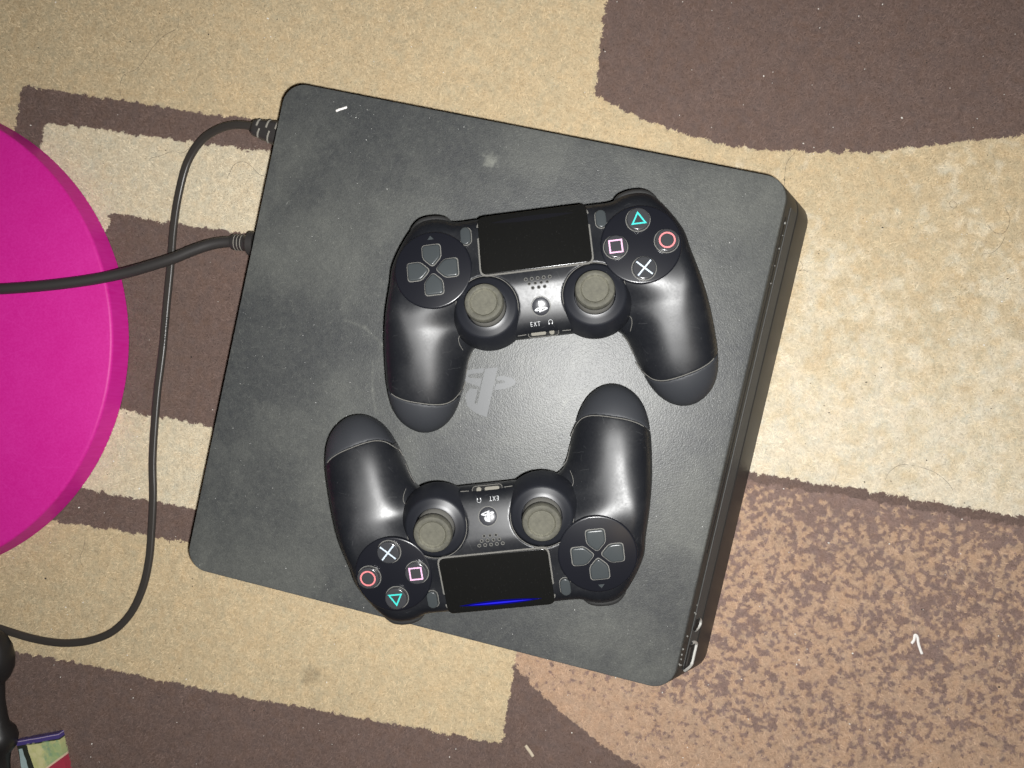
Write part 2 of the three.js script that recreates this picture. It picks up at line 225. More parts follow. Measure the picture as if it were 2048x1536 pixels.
// ---------------------------------------------------------------- console: two sheared slabs
const TOP = 41, SHEAR = 23 / 39;
const con = thing('game_console', 'black slab game console with dusty lid lying on the rug', 'game console');
const shear = g => { const p = g.attributes.position; for (let i = 0; i < p.count; i++) p.setX(i, p.getX(i) + (TOP - p.getY(i)) * SHEAR); g.computeBoundingBox(); g = g.toNonIndexed ? g : g; g.deleteAttribute('normal'); return toCreasedNormals(mergeVertices(g, 1e-3), 0.55); };
const plan = roundRect(-132.5, -132.5, 132.5, 132.5, 11.5, 10);
{
  const up = slab(plan, 39.95, TOP, 0.45, null, [], 3); planarUV(up, -132.5, -132.5, 132.5, 132.5);
  mesh('lid_plate', shear(up), M.lid, con);
  mesh('upper_shell', planarUV(shear(slab(plan, 22.3, 39.4, 0.4)), -132.5, -132.5, 132.5, 132.5), M.front, con);
  mesh('lid_gap', shear(slab(roundRect(-131.7, -131.7, 131.7, 131.7, 10.8, 10), 39, 40.3, 0)), M.black, con);
  mesh('lower_shell', planarUV(shear(slab(plan, 3, 20.9, 0.7)), -132.5, -132.5, 132.5, 132.5), M.shell, con);
  mesh('seam_core', shear(slab(roundRect(-130, -130.5, 130.6, 130.5, 10, 8), 20.1, 23.1, 0)), M.black, con);
  for (const [x, z] of [[-90, -105], [-90, 105], [115, -105], [115, 105]]) mesh('foot', slab(circlePts(x + 22, z, 9, 24), 0, 3.4, 0.5), M.black, con);
  // maker's mark printed on the lid, seen upside down
  const mark = (k, cx, cz, sx, y0, y1, hf) => {
    const P = [[-.3, -.84], [-.3, .86], [.1, .8], [.42, .64], [.56, .3], [.45, .04], [.2, .02], [.2, .5], [.1, .53], [.1, -.7]];
    const A = [[-.36, -.08], [-.7, -.2], [-.94, -.36], [-1.0, -.5], [-.84, -.6], [-.55, -.6], [-.36, -.54], [-.36, -.42], [-.62, -.46], [-.64, -.39], [-.36, -.28]];
    const B = [[.14, -.08], [.6, -.12], [.94, -.24], [.99, -.34], [.86, -.46], [.14, -.72], [.14, -.56], [.6, -.4], [.62, -.33], [.5, -.29], [.14, -.36]];
    return [P, A, B].map(S => slab(S.map(([x, y]) => [cx + sx * x * k, cz - sx * y * k]), y0, y1, 0, hf));
  };
  mesh('printed_mark', clean(mark(15.6, 5.1, 3.7, -1, TOP - 0.2, TOP + 0.06)), M.logo, con);
  globalThis.__mark = mark;
  // front face details; s = distance along the sloping front from its top edge (mm), z across
  const slope = Math.atan(SHEAR), fx = Math.sin(slope), fy = -Math.cos(slope), nx = Math.cos(slope), ny = Math.sin(slope);
  const fp = (s, z, o = 0) => new THREE.Vector3(132.5 + fx * s + nx * o, TOP + fy * s + ny * o, z);
  const ribbon = (s0, s1, z0, z1, o) => { const g = new THREE.BoxGeometry(s1 - s0, 1, z1 - z0); g.rotateZ(-Math.PI / 2 + slope); const c = fp((s0 + s1) / 2, (z0 + z1) / 2, o - 0.5); g.rotateZ(0); const m = new THREE.Matrix4().makeBasis(new THREE.Vector3(fx, fy, 0), new THREE.Vector3(nx, ny, 0), new THREE.Vector3(0, 0, 1)); const b = new THREE.BoxGeometry(s1 - s0, 1, z1 - z0); b.applyMatrix4(m); b.translate(c.x, c.y, c.z); return b; };
  mesh('front_strip', ribbon(9.5, 20.6, -121, 121, 0.35), M.shellDust, con);
  mesh('disc_slot', ribbon(4.6, 6.2, -115, 60, 0.12), M.black, con);
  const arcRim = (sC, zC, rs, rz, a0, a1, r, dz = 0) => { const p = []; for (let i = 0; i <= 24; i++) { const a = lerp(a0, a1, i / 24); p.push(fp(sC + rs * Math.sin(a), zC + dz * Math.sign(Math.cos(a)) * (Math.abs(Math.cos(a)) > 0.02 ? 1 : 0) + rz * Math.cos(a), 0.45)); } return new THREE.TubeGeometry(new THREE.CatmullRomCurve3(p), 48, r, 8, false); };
  const zAt = (v) => { const p = px(1400, v, 30); return p.z; };
  const zu = px(1372, 1309, 28).z, zb = px(1386, 1246, 28).z;
  const usb = mesh('usb_port', ribbon(10, 18.5, zu - 6.6, zu + 6.6, 0.42), M.black, con);
  mesh('port_rim_glint', arcRim(12, zu, 8.6, 2.4, 0.05, Math.PI - 0.05, 0.95, 5), M.rimGlint, usb);  // half arc painted pale as the glint on the lower bevel
  mesh('contact_tongue', ribbon(12, 14, zu - 5, zu + 5, 0.5), M.shellDust, usb);
  const btn = mesh('power_button', (() => { const b = new THREE.CylinderGeometry(3.1, 3.1, 1.4, 32); const m = new THREE.Matrix4().makeBasis(new THREE.Vector3(fx, fy, 0), new THREE.Vector3(nx, ny, 0), new THREE.Vector3(0, 0, 1)); b.applyMatrix4(m); const c = fp(13, zb, 0.1); b.translate(c.x, c.y, c.z); return b; })(), M.black, con);
  mesh('button_rim_glint', arcRim(13, zb, 6.2, 3.0, 0.1, Math.PI * 0.85 + 0.1, 0.9), M.rimGlint, btn);  // same painted glint, round the button recess
  // pale flecks along the slot
  const fl = []; for (const [s, z, l] of [[5.6, -112, 1.5], [6.8, -106, 0.5], [6, -99, 1.0], [5.5, -90, 0.5], [5.8, -81, 0.8], [7.5, 92, 0.7], [9.5, 93, 0.8], [2.5, 110.5, 1.1], [4.5, 104, 0.9], [2.6, 113.5, 1.1], [3.2, 116, 0.9], [2.2, 118.4, 0.8], [3.4, 119.2, 0.7], [8.2, 88, 0.5], [5, 119.5, 0.8]]) { const b = new THREE.IcosahedronGeometry(0.42 * l + 0.14, 0); const c = fp(s, z, 0.25); b.scale(1, 0.7, 1); b.translate(c.x, c.y, c.z); fl.push(b); }
  mesh('pale_flecks', clean(fl), M.fleck, con).userData.kind = 'stuff';
}
const mark = globalThis.__mark; delete globalThis.__mark;

// ---------------------------------------------------------------- gamepad
const half = [[0, -16], [27, -15.7], [38, -15.9], [41, -17.2], [46, -18.5], [52, -18.5], [56.5, -17], [60.3, -13.6], [65.5, -6.6], [69, -0.5], [70.8, 3.8], [72.2, 11], [74.6, 20.5], [77, 30], [79, 40], [80.3, 50], [81, 59], [80.9, 66], [79.6, 72.6], [76.9, 78], [72.9, 82], [67.8, 84.6], [61.8, 84.9], [56, 82.6], [51.4, 78.6], [48, 73.6], [45.3, 67.6], [42.9, 61], [40.9, 55], [39, 50], [36.8, 46.9], [33.5, 44.9], [25, 44.4], [10, 44.4]];
const outline = smoothPoly([...half, ...half.slice(1).reverse().map(([x, z]) => [-x, z])], 4);
const cTop = interp([-18, -14, 0, 13.6, 19, 23, 27, 31, 35, 39, 44, 50], [29.6, 31, 34.8, 38.5, 39.35, 39.1, 38.6, 37.95, 37.05, 35.8, 34, 31]);
const sTop = interp([-20, -10.7, 7.7, 20, 27, 35, 45, 55, 65, 75, 85], [30.2, 32.8, 36.1, 38.2, 38.4, 37.3, 35.5, 33.6, 31.4, 28.4, 24.5]);
const cBot = interp([-18, 0, 30, 45], [17, 14, 13, 17]);
const sBot = interp([-20, 0, 20, 40, 55, 65, 75, 85], [15, 13, 11, 5.5, 1.8, 0.6, 1.2, 4]);
function padTop(x, z) { x = Math.abs(x); const dip = 0.008 * Math.max(0, 67 - x) ** 2 * sstep(20, 36, z) * (1 - 0.5 * sstep(50, 75, z)); return lerp(cTop(z), sTop(z) - Math.min(dip, 6), sstep(24, 42, x)); }
function padBot(x, z) { x = Math.abs(x); return lerp(cBot(z), sBot(z), sstep(26, 44, x)); }
const padPlate = (x, z) => 37.3 + 0.165 * (z - 7.7);                // plane of the round plates
const padTouch = (x, z) => lerp(30.9, 38.9, (z + 14) / 27.8);       // plane of the touchpad
function padR(x, z) { x = Math.abs(x); const g = sstep(15, 48, z) * sstep(30, 42, x); return lerp(7.5, 18, g) + 3 * sstep(45, 60, x) * (1 - sstep(10, 30, z)); }
const WELL = { x: 25.2, z: 28.4, y: 39.0, tilt: 0.12 };
const capPoly = [[84, 57], [80.5, 60.2], [78.2, 62.6], [75.2, 65], [70, 67.5], [64, 69.3], [57, 70.9], [52.4, 71.2], [48.6, 70], [45.6, 67], [43.2, 63], [40.6, 57.5], [36, 50], [30, 60], [40, 95], [90, 95]];
const capCurve = smoothPoly(capPoly, 3);
let padBodyGeo, padCapGeo, padCapGeos;
const hSurf = 0.7;
{
  const h = hSurf, o = [-84, -2, -19], nx = Math.ceil(168 / h) + 1, ny = Math.ceil(46 / h) + 1, nz = Math.ceil(107 / h) + 1;
  const F = new Float32Array(nx * ny * nz), G = new Float32Array(nx * ny * nz); const p = 2.6;
  const ct = Math.cos(WELL.tilt), st = Math.sin(WELL.tilt);
  for (let k = 0; k < nz; k++) for (let i = 0; i < nx; i++) {
    const x = o[0] + i * h, z = o[2] + k * h, ax = Math.abs(x);
    const d = polyDist(outline, x, z), yt = padTop(x, z), yb = padBot(x, z), T = (yt - yb) / 2, ym = (yt + yb) / 2, R = padR(x, z);
    const e = Math.pow(Math.max(0, 1 - d / R), p); const dc = polyDist(capCurve, ax, z);
    for (let j = 0; j < ny; j++) {
      const y = o[1] + j * h; const q = Math.pow(Math.abs(y - ym) / T, p) + e;
      let f = (Math.pow(q, 1 / p) - 1) * Math.min(T, R);
      // well for the stick: a cylinder leaning back
      const wy = y - WELL.y, wz = z - WELL.z; const a = wy * ct - wz * st, b = wz * ct + wy * st, c = ax - WELL.x; const rw = 14.75 - Math.hypot(c, b);
      const cut = Math.min(rw, a + 4.2); let body = Math.max(f, cut);
      const idx = i + j * nx + k * nx * ny;
      F[idx] = Math.max(body, dc - 0.12); G[idx] = Math.max(f + 0.12, -(dc - 0.3));
    }
  }
  padBodyGeo = surfaceNets(nx, ny, nz, h, o, F); padCapGeo = surfaceNets(nx, ny, nz, h, o, G);
  padCapGeos = [-1, 1].map(sd => { const p = padCapGeo.attributes.position, ix = padCapGeo.index.array, keep = []; for (let i = 0; i < ix.length; i += 3) if (p.getX(ix[i]) * sd > 0) keep.push(ix[i], ix[i + 1], ix[i + 2]); const map = new Map(), po = [], no = [], id = []; for (const v of keep) { if (!map.has(v)) { map.set(v, po.length / 3); po.push(p.getX(v), p.getY(v), p.getZ(v)); const q = padCapGeo.attributes.normal; no.push(q.getX(v), q.getY(v), q.getZ(v)); } id.push(map.get(v)); } const g = new THREE.BufferGeometry(); g.setAttribute('position', new THREE.Float32BufferAttribute(po, 3)); g.setAttribute('normal', new THREE.Float32BufferAttribute(no, 3)); g.setIndex(id); return g; });
  planarUV(padBodyGeo, -84, -30, 84, 138);
}
// height of the outer skin at a plan position
function padSkin(x, z) { const d = polyDist(outline, x, z), yt = padTop(x, z), yb = padBot(x, z), T = (yt - yb) / 2, ym = (yt + yb) / 2, R = padR(x, z); const e = Math.pow(Math.max(0, 1 - d / R), 2.6); return ym + T * Math.pow(Math.max(0, 1 - e), 1 / 2.6); }
const font = await new FontLoader().loadAsync('fonts/droid/droid_sans_regular.typeface.json');
const scuff = dataTex(1024, 1024, (() => {
  const buf = new Float32Array(1024 * 1024); const r = rng(77);
  for (let s = 0; s < 260; s++) { let x = r() * 1024, y = r() * 1024, a = r() * 6.28; const n = 4 + r() * 40 * r(), v = 0.25 + 0.6 * r(); for (let k = 0; k < n; k++) { const i = (x | 0) + (y | 0) * 1024; if (i >= 0 && i < buf.length) buf[i] += v * 0.6; x += Math.cos(a); y += Math.sin(a); a += (r() - 0.5) * 0.25; } }
  for (let s = 0; s < 2200; s++) { const i = (r() * 1024 * 1024) | 0; buf[i] += r() * r() * 1.6; }
  return (i, j, o) => { const g = fbm(i * 0.012, j * 0.012, 4, 301); const d = Math.min(1.2, buf[j * 1024 + i]) + 0.07 * sstep(0.5, 0.8, g) + 0.03 * vnoise(i * 0.35, j * 0.35, 303); o[0] = toS(0.0072 + 0.075 * d); o[1] = toS(0.008 + 0.075 * d); o[2] = toS(0.0105 + 0.073 * d); };
})(), true);
const scuffRough = dataTex(512, 512, (i, j, o) => { const v = 0.29 + 0.16 * fbm(i * 0.02, j * 0.02, 4, 311) + 0.05 * vnoise(i * 0.5, j * 0.5, 313); o[0] = o[1] = o[2] = 255 * v; }, false);
const P = {
  body: new THREE.MeshPhysicalMaterial({ map: scuff, roughnessMap: scuffRough, roughness: 1.0, specularIntensity: 1.0 }),
  cap: std(0.027, 0.029, 0.034, 0.58),
  plate: std(0.008, 0.0085, 0.012, 0.3),
  touch: null,
  key: std(0.042, 0.048, 0.051, 0.3),
  keyDust: std(0.13, 0.128, 0.118, 0.8),
  button: std(0.040, 0.041, 0.045, 0.20, { clearcoat: 0.6, clearcoatRoughness: 0.15 }),
  housing: std(0.012, 0.013, 0.017, 0.4),
  dome: std(0.035, 0.036, 0.042, 0.36),
  rubber: null, stem: std(0.10, 0.097, 0.088, 0.7),
  dust: std(0.21, 0.2, 0.175, 0.9),
  seam: std(0.13, 0.126, 0.115, 0.85),
  shoulder: std(0.026, 0.026, 0.026, 0.45),
  teal: std(0.04, 0.5, 0.46, 0.5), red: std(0.68, 0.19, 0.2, 0.5), pale: std(0.46, 0.53, 0.60, 0.5), pink: std(0.66, 0.38, 0.55, 0.5), white: std(0.48, 0.49, 0.5, 0.45),
  port: std(0.2, 0.19, 0.16, 0.8), hole: std(0.005, 0.005, 0.005, 0.8),
  lamp: new THREE.MeshStandardMaterial({ color: 0x020208, emissive: new THREE.Color().setRGB(0.02, 0.015, 1.0), emissiveIntensity: 0.95, roughness: 0.4 }),
  strip: std(0.008, 0.008, 0.010, 0.25), glow: new THREE.MeshStandardMaterial({ color: 0x020206, emissive: new THREE.Color().setRGB(0.004, 0.003, 1.0), emissiveIntensity: 0.16, roughness: 0.3 }),
};
const rubMap = dataTex(256, 256, (i, j, o) => { const x = (i - 127.5) / 127.5, z = (j - 127.5) / 127.5, r = Math.hypot(x, z); const n = fbm(i * 0.05, j * 0.05, 4, 321), f = vnoise(i * 0.4, j * 0.4, 323); let d = 0.45 + 0.6 * (n - 0.5) + 0.25 * (f - 0.5); d += 0.75 * Math.exp(-(((r - 0.66 - 0.08 * (n - 0.5)) / 0.07) ** 2)) * (0.3 + f) + 0.3 * (1 - sstep(0.5, 0.62, r)); o[0] = toS(0.036 + 0.075 * d); o[1] = toS(0.035 + 0.072 * d); o[2] = toS(0.029 + 0.053 * d); }, true);
P.touch = new THREE.MeshPhysicalMaterial({ roughness: 0.22, map: dataTex(1024, 512, (() => { const buf = new Float32Array(1024 * 512), r = rng(353); for (let s = 0; s < 150; s++) { let x = r() * 1024, y = r() * 512, a = r() * 6.28; const n = 3 + 30 * r() * r(), v = 0.03 * r(); for (let k = 0; k < n; k++) { const i = (x | 0) + (y | 0) * 1024; if (i >= 0 && i < buf.length) buf[i] += v; x += Math.cos(a); y += Math.sin(a); a += (r() - 0.5) * 0.2; } } for (let s = 0; s < 260; s++) { const i = (r() * 1024 * 511) | 0, v = 0.2 * r() * r(); buf[i] += v; buf[i + 1] += v; buf[i + 1024] += v * 0.7; } return (i, j, o) => { const d = 0.0065 + 0.002 * vnoise(i * 0.6, j * 0.6, 355) + buf[i + j * 1024]; o[0] = o[1] = toS(d); o[2] = toS(d * 0.95); }; })(), true) });
P.rubber = new THREE.MeshPhysicalMaterial({ map: rubMap, roughness: 0.78 });

function ringPts(cx, cz, r0, r1) { return [circlePts(cx, cz, r1, 48), [circlePts(cx, cz, r0, 48).reverse()]]; }
function skinLine(pts, r, lift = 0) { const c = new THREE.CatmullRomCurve3(pts.map(([x, z]) => new THREE.Vector3(x, 0, z))); const q = c.getPoints(pts.length * 6).map(v => new THREE.Vector3(v.x, padSkin(v.x, v.z) + lift, v.z)); return new THREE.TubeGeometry(new THREE.CatmullRomCurve3(q), q.length * 2, r, 6, false); }

function makePad(label, pose, lit) {
  const pad = thing('game_controller', label, 'gamepad', [pose[0], TOP, pose[1]], -pose[2], 'gamepads lying on the console lid');
  const add = (n, g, m, par = pad) => mesh(n, g, m, par);
  const body = add('body', padBodyGeo.clone(), P.body);
  for (const g of padCapGeos) add('grip_shell', g.clone(), P.cap);
  // dust packed into the seams between the shells
  const seams = [];
  for (const s of [-1, 1]) {
    seams.push(skinLine(capCurve.filter(([x, z]) => z > 60 && x > 41 && x < 78.2 && z < 72).map(([x, z]) => [s * x, z]), 0.26, -0.02));
    seams.push(skinLine([[s * 41.6, 57.5], [s * 40.6, 54.2], [s * 38.9, 50.2], [s * 37.2, 48]], 0.2, 0.05));
    seams.push(skinLine([[s * 37.9, 38.8], [s * 39.8, 38.9], [s * 41.2, 40.6], [s * 41.2, 43.5], [s * 40.3, 46.2]], 0.17, -0.03));
    seams.push(skinLine([[s * 8.5, 42.7], [s * 12.5, 42.8]], 0.22, 0.1));
  }
  add('seam_dust', clean(seams), P.seam);
  // touchpad
  const tp = add('touchpad', planarUV(slab(roundCorners([[-25.9, -15.4], [25.9, -15.4], [25.9, 13.3], [-25.9, 13.3]], 3.2, 5), -2.4, 0.55, 0.45, padTouch, [], 3), -26, -16, 26, 14), P.touch);
  const fr = [[-26.6, -13.6], [26.6, -13.6], [26.6, 14.1], [-26.6, 14.1]];
  add('touchpad_groove', slab(roundCorners(fr, 3.6, 5), -2.2, 0.02, 0, padTouch), P.seam, tp);
  { const lens = (L, w, dz) => { const e = []; for (let i = 0; i <= 30; i++) { const t = i / 30 * 2 - 1; e.push([t * L, -11.7 + dz - w * (1 - t * t)]); } for (let i = 29; i > 0; i--) { const t = i / 30 * 2 - 1; e.push([t * L, -11.7 + dz + w * (1 - t * t)]); } return e; };
    const st = add('light_strip', slab(lens(20, 1.25, 0), 0.2, 0.575, 0, padTouch), lit ? P.glow : P.strip, tp); if (lit) { st.userData.label = 'thin blue glowing light strip'; add('light_core', slab(lens(15.5, 0.42, -0.1), 0.3, 0.60, 0, padTouch), P.lamp, st); } }
  // round plates under the keys
  for (const s of [-1, 1]) {
    const pl = add(s < 0 ? 'direction_plate' : 'button_plate', (() => { const g = lathe([[0, 0], [17.6, 0], [18.15, -0.12], [18.45, -0.45], [18.5, -0.9], [18.5, -3]], 72); const q = g.attributes.position; for (let i = 0; i < q.count; i++) { const x = q.getX(i) + s * 48.6, z = q.getZ(i) + 7.7; q.setXYZ(i, x, q.getY(i) + padPlate(x, z), z); } return toCreasedNormals(mergeVertices((g.deleteAttribute('normal'), g), 1e-3), 0.7); })(), P.plate);
    if (s < 0) {
      const petal = roundCorners([[0, 1.6], [4.25, 5.8], [4.25, 11.9], [-4.25, 11.9], [-4.25, 5.8]], 1.6, 4), edge = roundCorners([[0, 1.05], [4.65, 5.65], [4.65, 12.35], [-4.65, 12.35], [-4.65, 5.65]], 1.8, 4);
      for (let k = 0; k < 4; k++) {
        const c = Math.cos(k * Math.PI / 2), n = Math.sin(k * Math.PI / 2), rot = ([x, z]) => [c * x - n * z - 48.6, n * x + c * z + 7.7];
        const key = add('direction_key', slab(petal.map(rot), -1, 1.75, 0.75, (x, z) => padPlate(x, z) - 0.02 * ((x + 48.6) ** 2 + (z - 7.7) ** 2) / 12, [], 4), P.key, pl);
        add('key_gap_dust', slab(edge.map(rot), -0.6, 0.05, 0, padPlate, [petal.map(rot).reverse()]), P.keyDust, key);
      }
      add('arrow_mark', slab([[-48.6 - 1.5, -7.0], [-48.6, -8.9], [-48.6 + 1.5, -7.0]], -0.2, 0.08, 0, padPlate), P.key, pl);
    } else {
      const spots = [[48.6, -3.8, 'tri'], [60.2, 7.7, 'cir'], [48.6, 19.2, 'cro'], [37.0, 7.7, 'squ']];
      for (const [bx, bz, kind] of spots) {
        const on = (x, z) => padPlate(bx, bz) + 0.165 * (z - bz);
        const b = add('action_button', slab(circlePts(bx, bz, 5.25, 40), -1, 2.75, 0.55, on, [], 3), P.button, pl);
        { const [o, h] = ringPts(bx, bz, 5.35, 5.7); add('button_gap_dust', slab(o, -0.5, 0.06, 0, padPlate, h), P.keyDust, b); }
        const y0 = 2.4, y1 = 2.80; let g, m; const w = 0.72;
        if (kind === 'tri') { const t = r => [0, 1, 2].map(k => { const a = -Math.PI / 2 + k * 2 * Math.PI / 3; return [bx + r * Math.cos(a), bz + 0.45 + r * Math.sin(a)]; }); g = slab(t(4.1), y0, y1, 0, on, [t(4.1 - 2 * w).reverse()]); m = P.teal; }
        if (kind === 'cir') { const [o, h] = ringPts(bx, bz, 3.75 - w, 3.75); g = slab(o, y0, y1, 0, on, h); m = P.red; }
        if (kind === 'squ') { const q = r => [[bx - r, bz - r], [bx + r, bz - r], [bx + r, bz + r], [bx - r, bz + r]]; g = slab(q(3.15), y0, y1, 0, on, [q(3.15 - w).reverse()]); m = P.pink; }
        if (kind === 'cro') { const bar = a => [[-4.6, -w / 2], [4.6, -w / 2], [4.6, w / 2], [-4.6, w / 2]].map(([x, z]) => [bx + x * Math.cos(a) - z * Math.sin(a), bz + x * Math.sin(a) + z * Math.cos(a)]); g = clean([slab(bar(Math.PI / 4), y0, y1, 0, on), slab(bar(-Math.PI / 4), y0, y1 + 0.02, 0, on)]); m = P.pale; }
        add({ tri: 'triangle_print', cir: 'circle_print', squ: 'square_print', cro: 'cross_print' }[kind], g, m, b);
      }
    }
    // small pill keys beside the touchpad
    const pill = r => { const p = []; for (let i = 0; i < 28; i++) { const a = i / 28 * 2 * Math.PI; p.push([s * 31.9 + r * Math.cos(a), -6.7 + Math.sign(Math.sin(a)) * 1.75 + r * Math.sin(a)]); } return p; };
    const kb = add(s < 0 ? 'share_key' : 'options_key', slab(pill(2.45), -1.5, 1.0, 0.5, (x, z) => 35.2 + 0.22 * (z + 6.7) - 0.55, [], 3), P.key);
    add('key_gap_dust', slab(pill(2.85), -1.5, 0.1, 0, (x, z) => padSkin(s * 31.9, z), [pill(2.5).reverse()]), P.keyDust, kb);
    // shoulder button and trigger
    const sh = [[38.6, -13], [39.2, -16.4], [41.2, -18.7], [45, -20.2], [50, -20.6], [54.5, -19.8], [57.6, -17.8], [60, -14.2], [58, -10], [42, -10]].map(([x, z]) => [s * x, z]);
    add('shoulder_button', slab(smoothPoly(sh, 4), 15.5, 25.6, 1.6, (x, z) => (z + 20) * 0.05, [], 4), P.shoulder);
    const tr = [[41, -9], [41, -15.5], [43.5, -18.6], [50, -19.4], [56, -18.2], [58.5, -15], [58.5, -9]].map(([x, z]) => [s * x, z]);
    add('trigger', slab(smoothPoly(tr, 4), 0.3, 14.9, 3.2, null, [], 5), P.shoulder);
    // stick in its housing
    const tilt = g => { g.rotateX(-WELL.tilt); g.translate(s * WELL.x, WELL.y, WELL.z); return g; };
    const hs = add('stick_housing', tilt(lathe([[0, -14.5], [13, -14.5], [17, -13.8], [18.6, -12.2], [18.7, -11], [16.6, -5], [14.9, -1.4], [14.55, -0.7], [14.05, -0.15], [13.4, 0.15], [11.5, 0.95], [10, 1.6], [9.65, 1.65], [9.4, 1.4], [9.3, 0.6], [9.2, -6], [0, -6.2]], 72)), P.housing);
    add('housing_seam_dust', (() => { const p = []; for (let i = 0; i <= 44; i++) { const a = Math.PI * (0.86 + 1.28 * i / 44); p.push([s * (WELL.x + 14.8 * Math.cos(a)), WELL.z + 14.75 * Math.sin(a)]); } return skinLine(p, 0.18, 0); })(), P.seam, hs);
    const top = g => { g.rotateX(-0.2); g.translate(s * 25.3, 46.2, 26.7); return g; };
    const st = add('thumbstick', top(lathe([[6, -3.8], [6.6, -5.2], [7.6, -6.6], [8.5, -8], [8.9, -9.6], [8.8, -12]], 48)), P.stem);
    const cap = lathe([[6.2, -4.2], [8.2, -3.9], [8.9, -3.1], [9.15, -1.5], [9.0, 0.1], [8.55, 0.95], [7.7, 1.35], [6.95, 1.35], [6.45, 1.1], [6.1, 0.3], [5.7, -0.05], [4.6, 0.02], [2.4, -0.05], [0, -0.05]], 56); planarUV(cap, -9.2, -9.2, 9.2, 9.2);
    add('thumb_cap', top(cap), P.rubber, st);
  }
  // round home button with its white mark
  const hb = (x, z) => padTop(0, 30.7) + (z - 30.7) * -0.2;
  const home = add('home_button', (() => { const g = lathe([[0, 0.75], [2, 0.68], [3.5, 0.42], [4.1, 0.1], [4.3, -0.4], [4.3, -2]], 40); const q = g.attributes.position; for (let i = 0; i < q.count; i++) { const x = q.getX(i), z = q.getZ(i) + 30.7; q.setXYZ(i, x, q.getY(i) + hb(x, z), z); } return toCreasedNormals(mergeVertices((g.deleteAttribute('normal'), g), 1e-3), 0.7); })(), P.dome);
  add('home_mark', clean(mark(3.1, 0, 30.9, 1, 0.3, 0.82, hb)), P.white, home);
  { const [o, h] = ringPts(0, 30.7, 4.35, 4.65); add('home_gap_dust', slab(o, -0.6, 0.06, 0, hb, h), P.keyDust, home); }
  // speaker holes
  { const rims = [], holes = []; const rows = [[5, 17.7], [4, 19.8], [3, 21.9]]; for (const [n, z] of rows) for (let k = 0; k < n; k++) { const x = (k - (n - 1) / 2) * 2.78, y = padSkin(x, z); const t = new THREE.TorusGeometry(0.72, 0.17, 6, 16); t.rotateX(Math.PI / 2); t.rotateX(z > 21 ? 0.03 : z > 19 ? -0.02 : -0.1); t.translate(x, y + 0.1, z); rims.push(t); const c = new THREE.CylinderGeometry(0.66, 0.66, 0.5, 16); c.translate(x, y - 0.19, z); holes.push(c); }
    const gr = add('speaker_holes', clean(holes), P.hole); add('hole_rims', clean(rims), P.keyDust, gr); }
  // port lettering, headset mark and the ports on the front edge
  { const t = clean([...'EXT'].map((ch, k) => { const c = new TextGeometry(ch, { font, size: 2.0, depth: 0.3, curveSegments: 3 }); c.computeBoundingBox(); const bb = c.boundingBox; c.translate(-(bb.min.x + bb.max.x) / 2, 0, 0); c.scale(0.9, 1, 1); c.rotateX(-Math.PI / 2); c.translate(-3.6 + (k - 1) * 1.72, 0, 39.4); return c; })); const q = t.attributes.position; for (let i = 0; i < q.count; i++) q.setY(i, q.getY(i) - 0.22 + padSkin(q.getX(i), q.getZ(i))); t.computeVertexNormals(); add('port_lettering', t, P.white);
    const a = []; for (let i = 0; i <= 20; i++) { const b = -0.25 + (Math.PI + 0.5) * i / 20; const x = 3.6 + 0.95 * Math.cos(b), z = 38.3 - 1.05 * Math.sin(b); a.push(new THREE.Vector3(x, padSkin(x, z) + 0.02, z)); } const e = [new THREE.TubeGeometry(new THREE.CatmullRomCurve3(a), 40, 0.13, 6, false)]; for (const dx of [-0.75, 0.75]) { const b = new THREE.BoxGeometry(0.42, 0.2, 0.85); b.translate(3.6 + dx, padSkin(3.6, 38.8), 38.85); e.push(b); } add('headset_mark', clean(e), P.white);
    const stad = (cx, cz, hx, r, n = 24) => { const p = []; for (let i = 0; i < n; i++) { const b = i / n * 2 * Math.PI; p.push([cx + Math.sign(Math.cos(b)) * hx + r * Math.cos(b), cz + r * Math.sin(b)]); } return p; };
    const f = (x, z) => padSkin(x, 42.6) - 0.6 * (z - 42.6);
    add('extension_port', slab(stad(-2.7, 42.8, 2.7, 0.85), -1, 0.28, 0.1, f), P.port); add('headset_jack', slab(circlePts(3.6, 42.8, 1.2, 24), -1, 0.28, 0.1, f), P.port);
    const [o] = [stad(-0.4, 42.8, 5.6, 1.75)]; add('port_bezel_dust', slab(o, -0.8, 0.16, 0, f, [stad(-0.4, 42.8, 5.6, 1.5).reverse()]), P.seam); add('port_panel', slab(stad(-0.4, 42.8, 5.6, 1.5), -0.8, 0.1, 0, f), P.hole);
  }
  return pad;
}
makePad('black gamepad with unlit touchpad, its grips over the printed mark on the lid', [17.46, -71.02, -0.3294], false);
makePad('black gamepad with a blue light glowing on its touchpad', [34.95, 87.94, 2.7996], true);

// ---------------------------------------------------------------- magenta lid at the edge of the rug
{
  const c = [-356.6, 54.5];
  const pl = thing('plastic_lid', 'round glossy magenta plastic lid lying under the thick cable', 'plastic lid', [c[0], 0, c[1]]);
  const prof = []; for (let i = 0; i <= 14; i++) { const r = Math.max(0.01, 141.8 * i / 14); prof.push([r, 14 + 15 * (1 - (r / 141.8) ** 2)]); }
  prof.push([142.7, 13.5], [143.2, 12.8], [143.4, 12.0], [144.9, 2.0], [145.4, 1.0], [145.3, 0.2], [144, 0], [142, 0]);
  const g = new THREE.LatheGeometry(prof.map(([r, y]) => new THREE.Vector2(r, y)), 180);
  planarUV(g, -148, -148, 148, 148); mesh('lid_shell', g, M.magenta, pl);
}
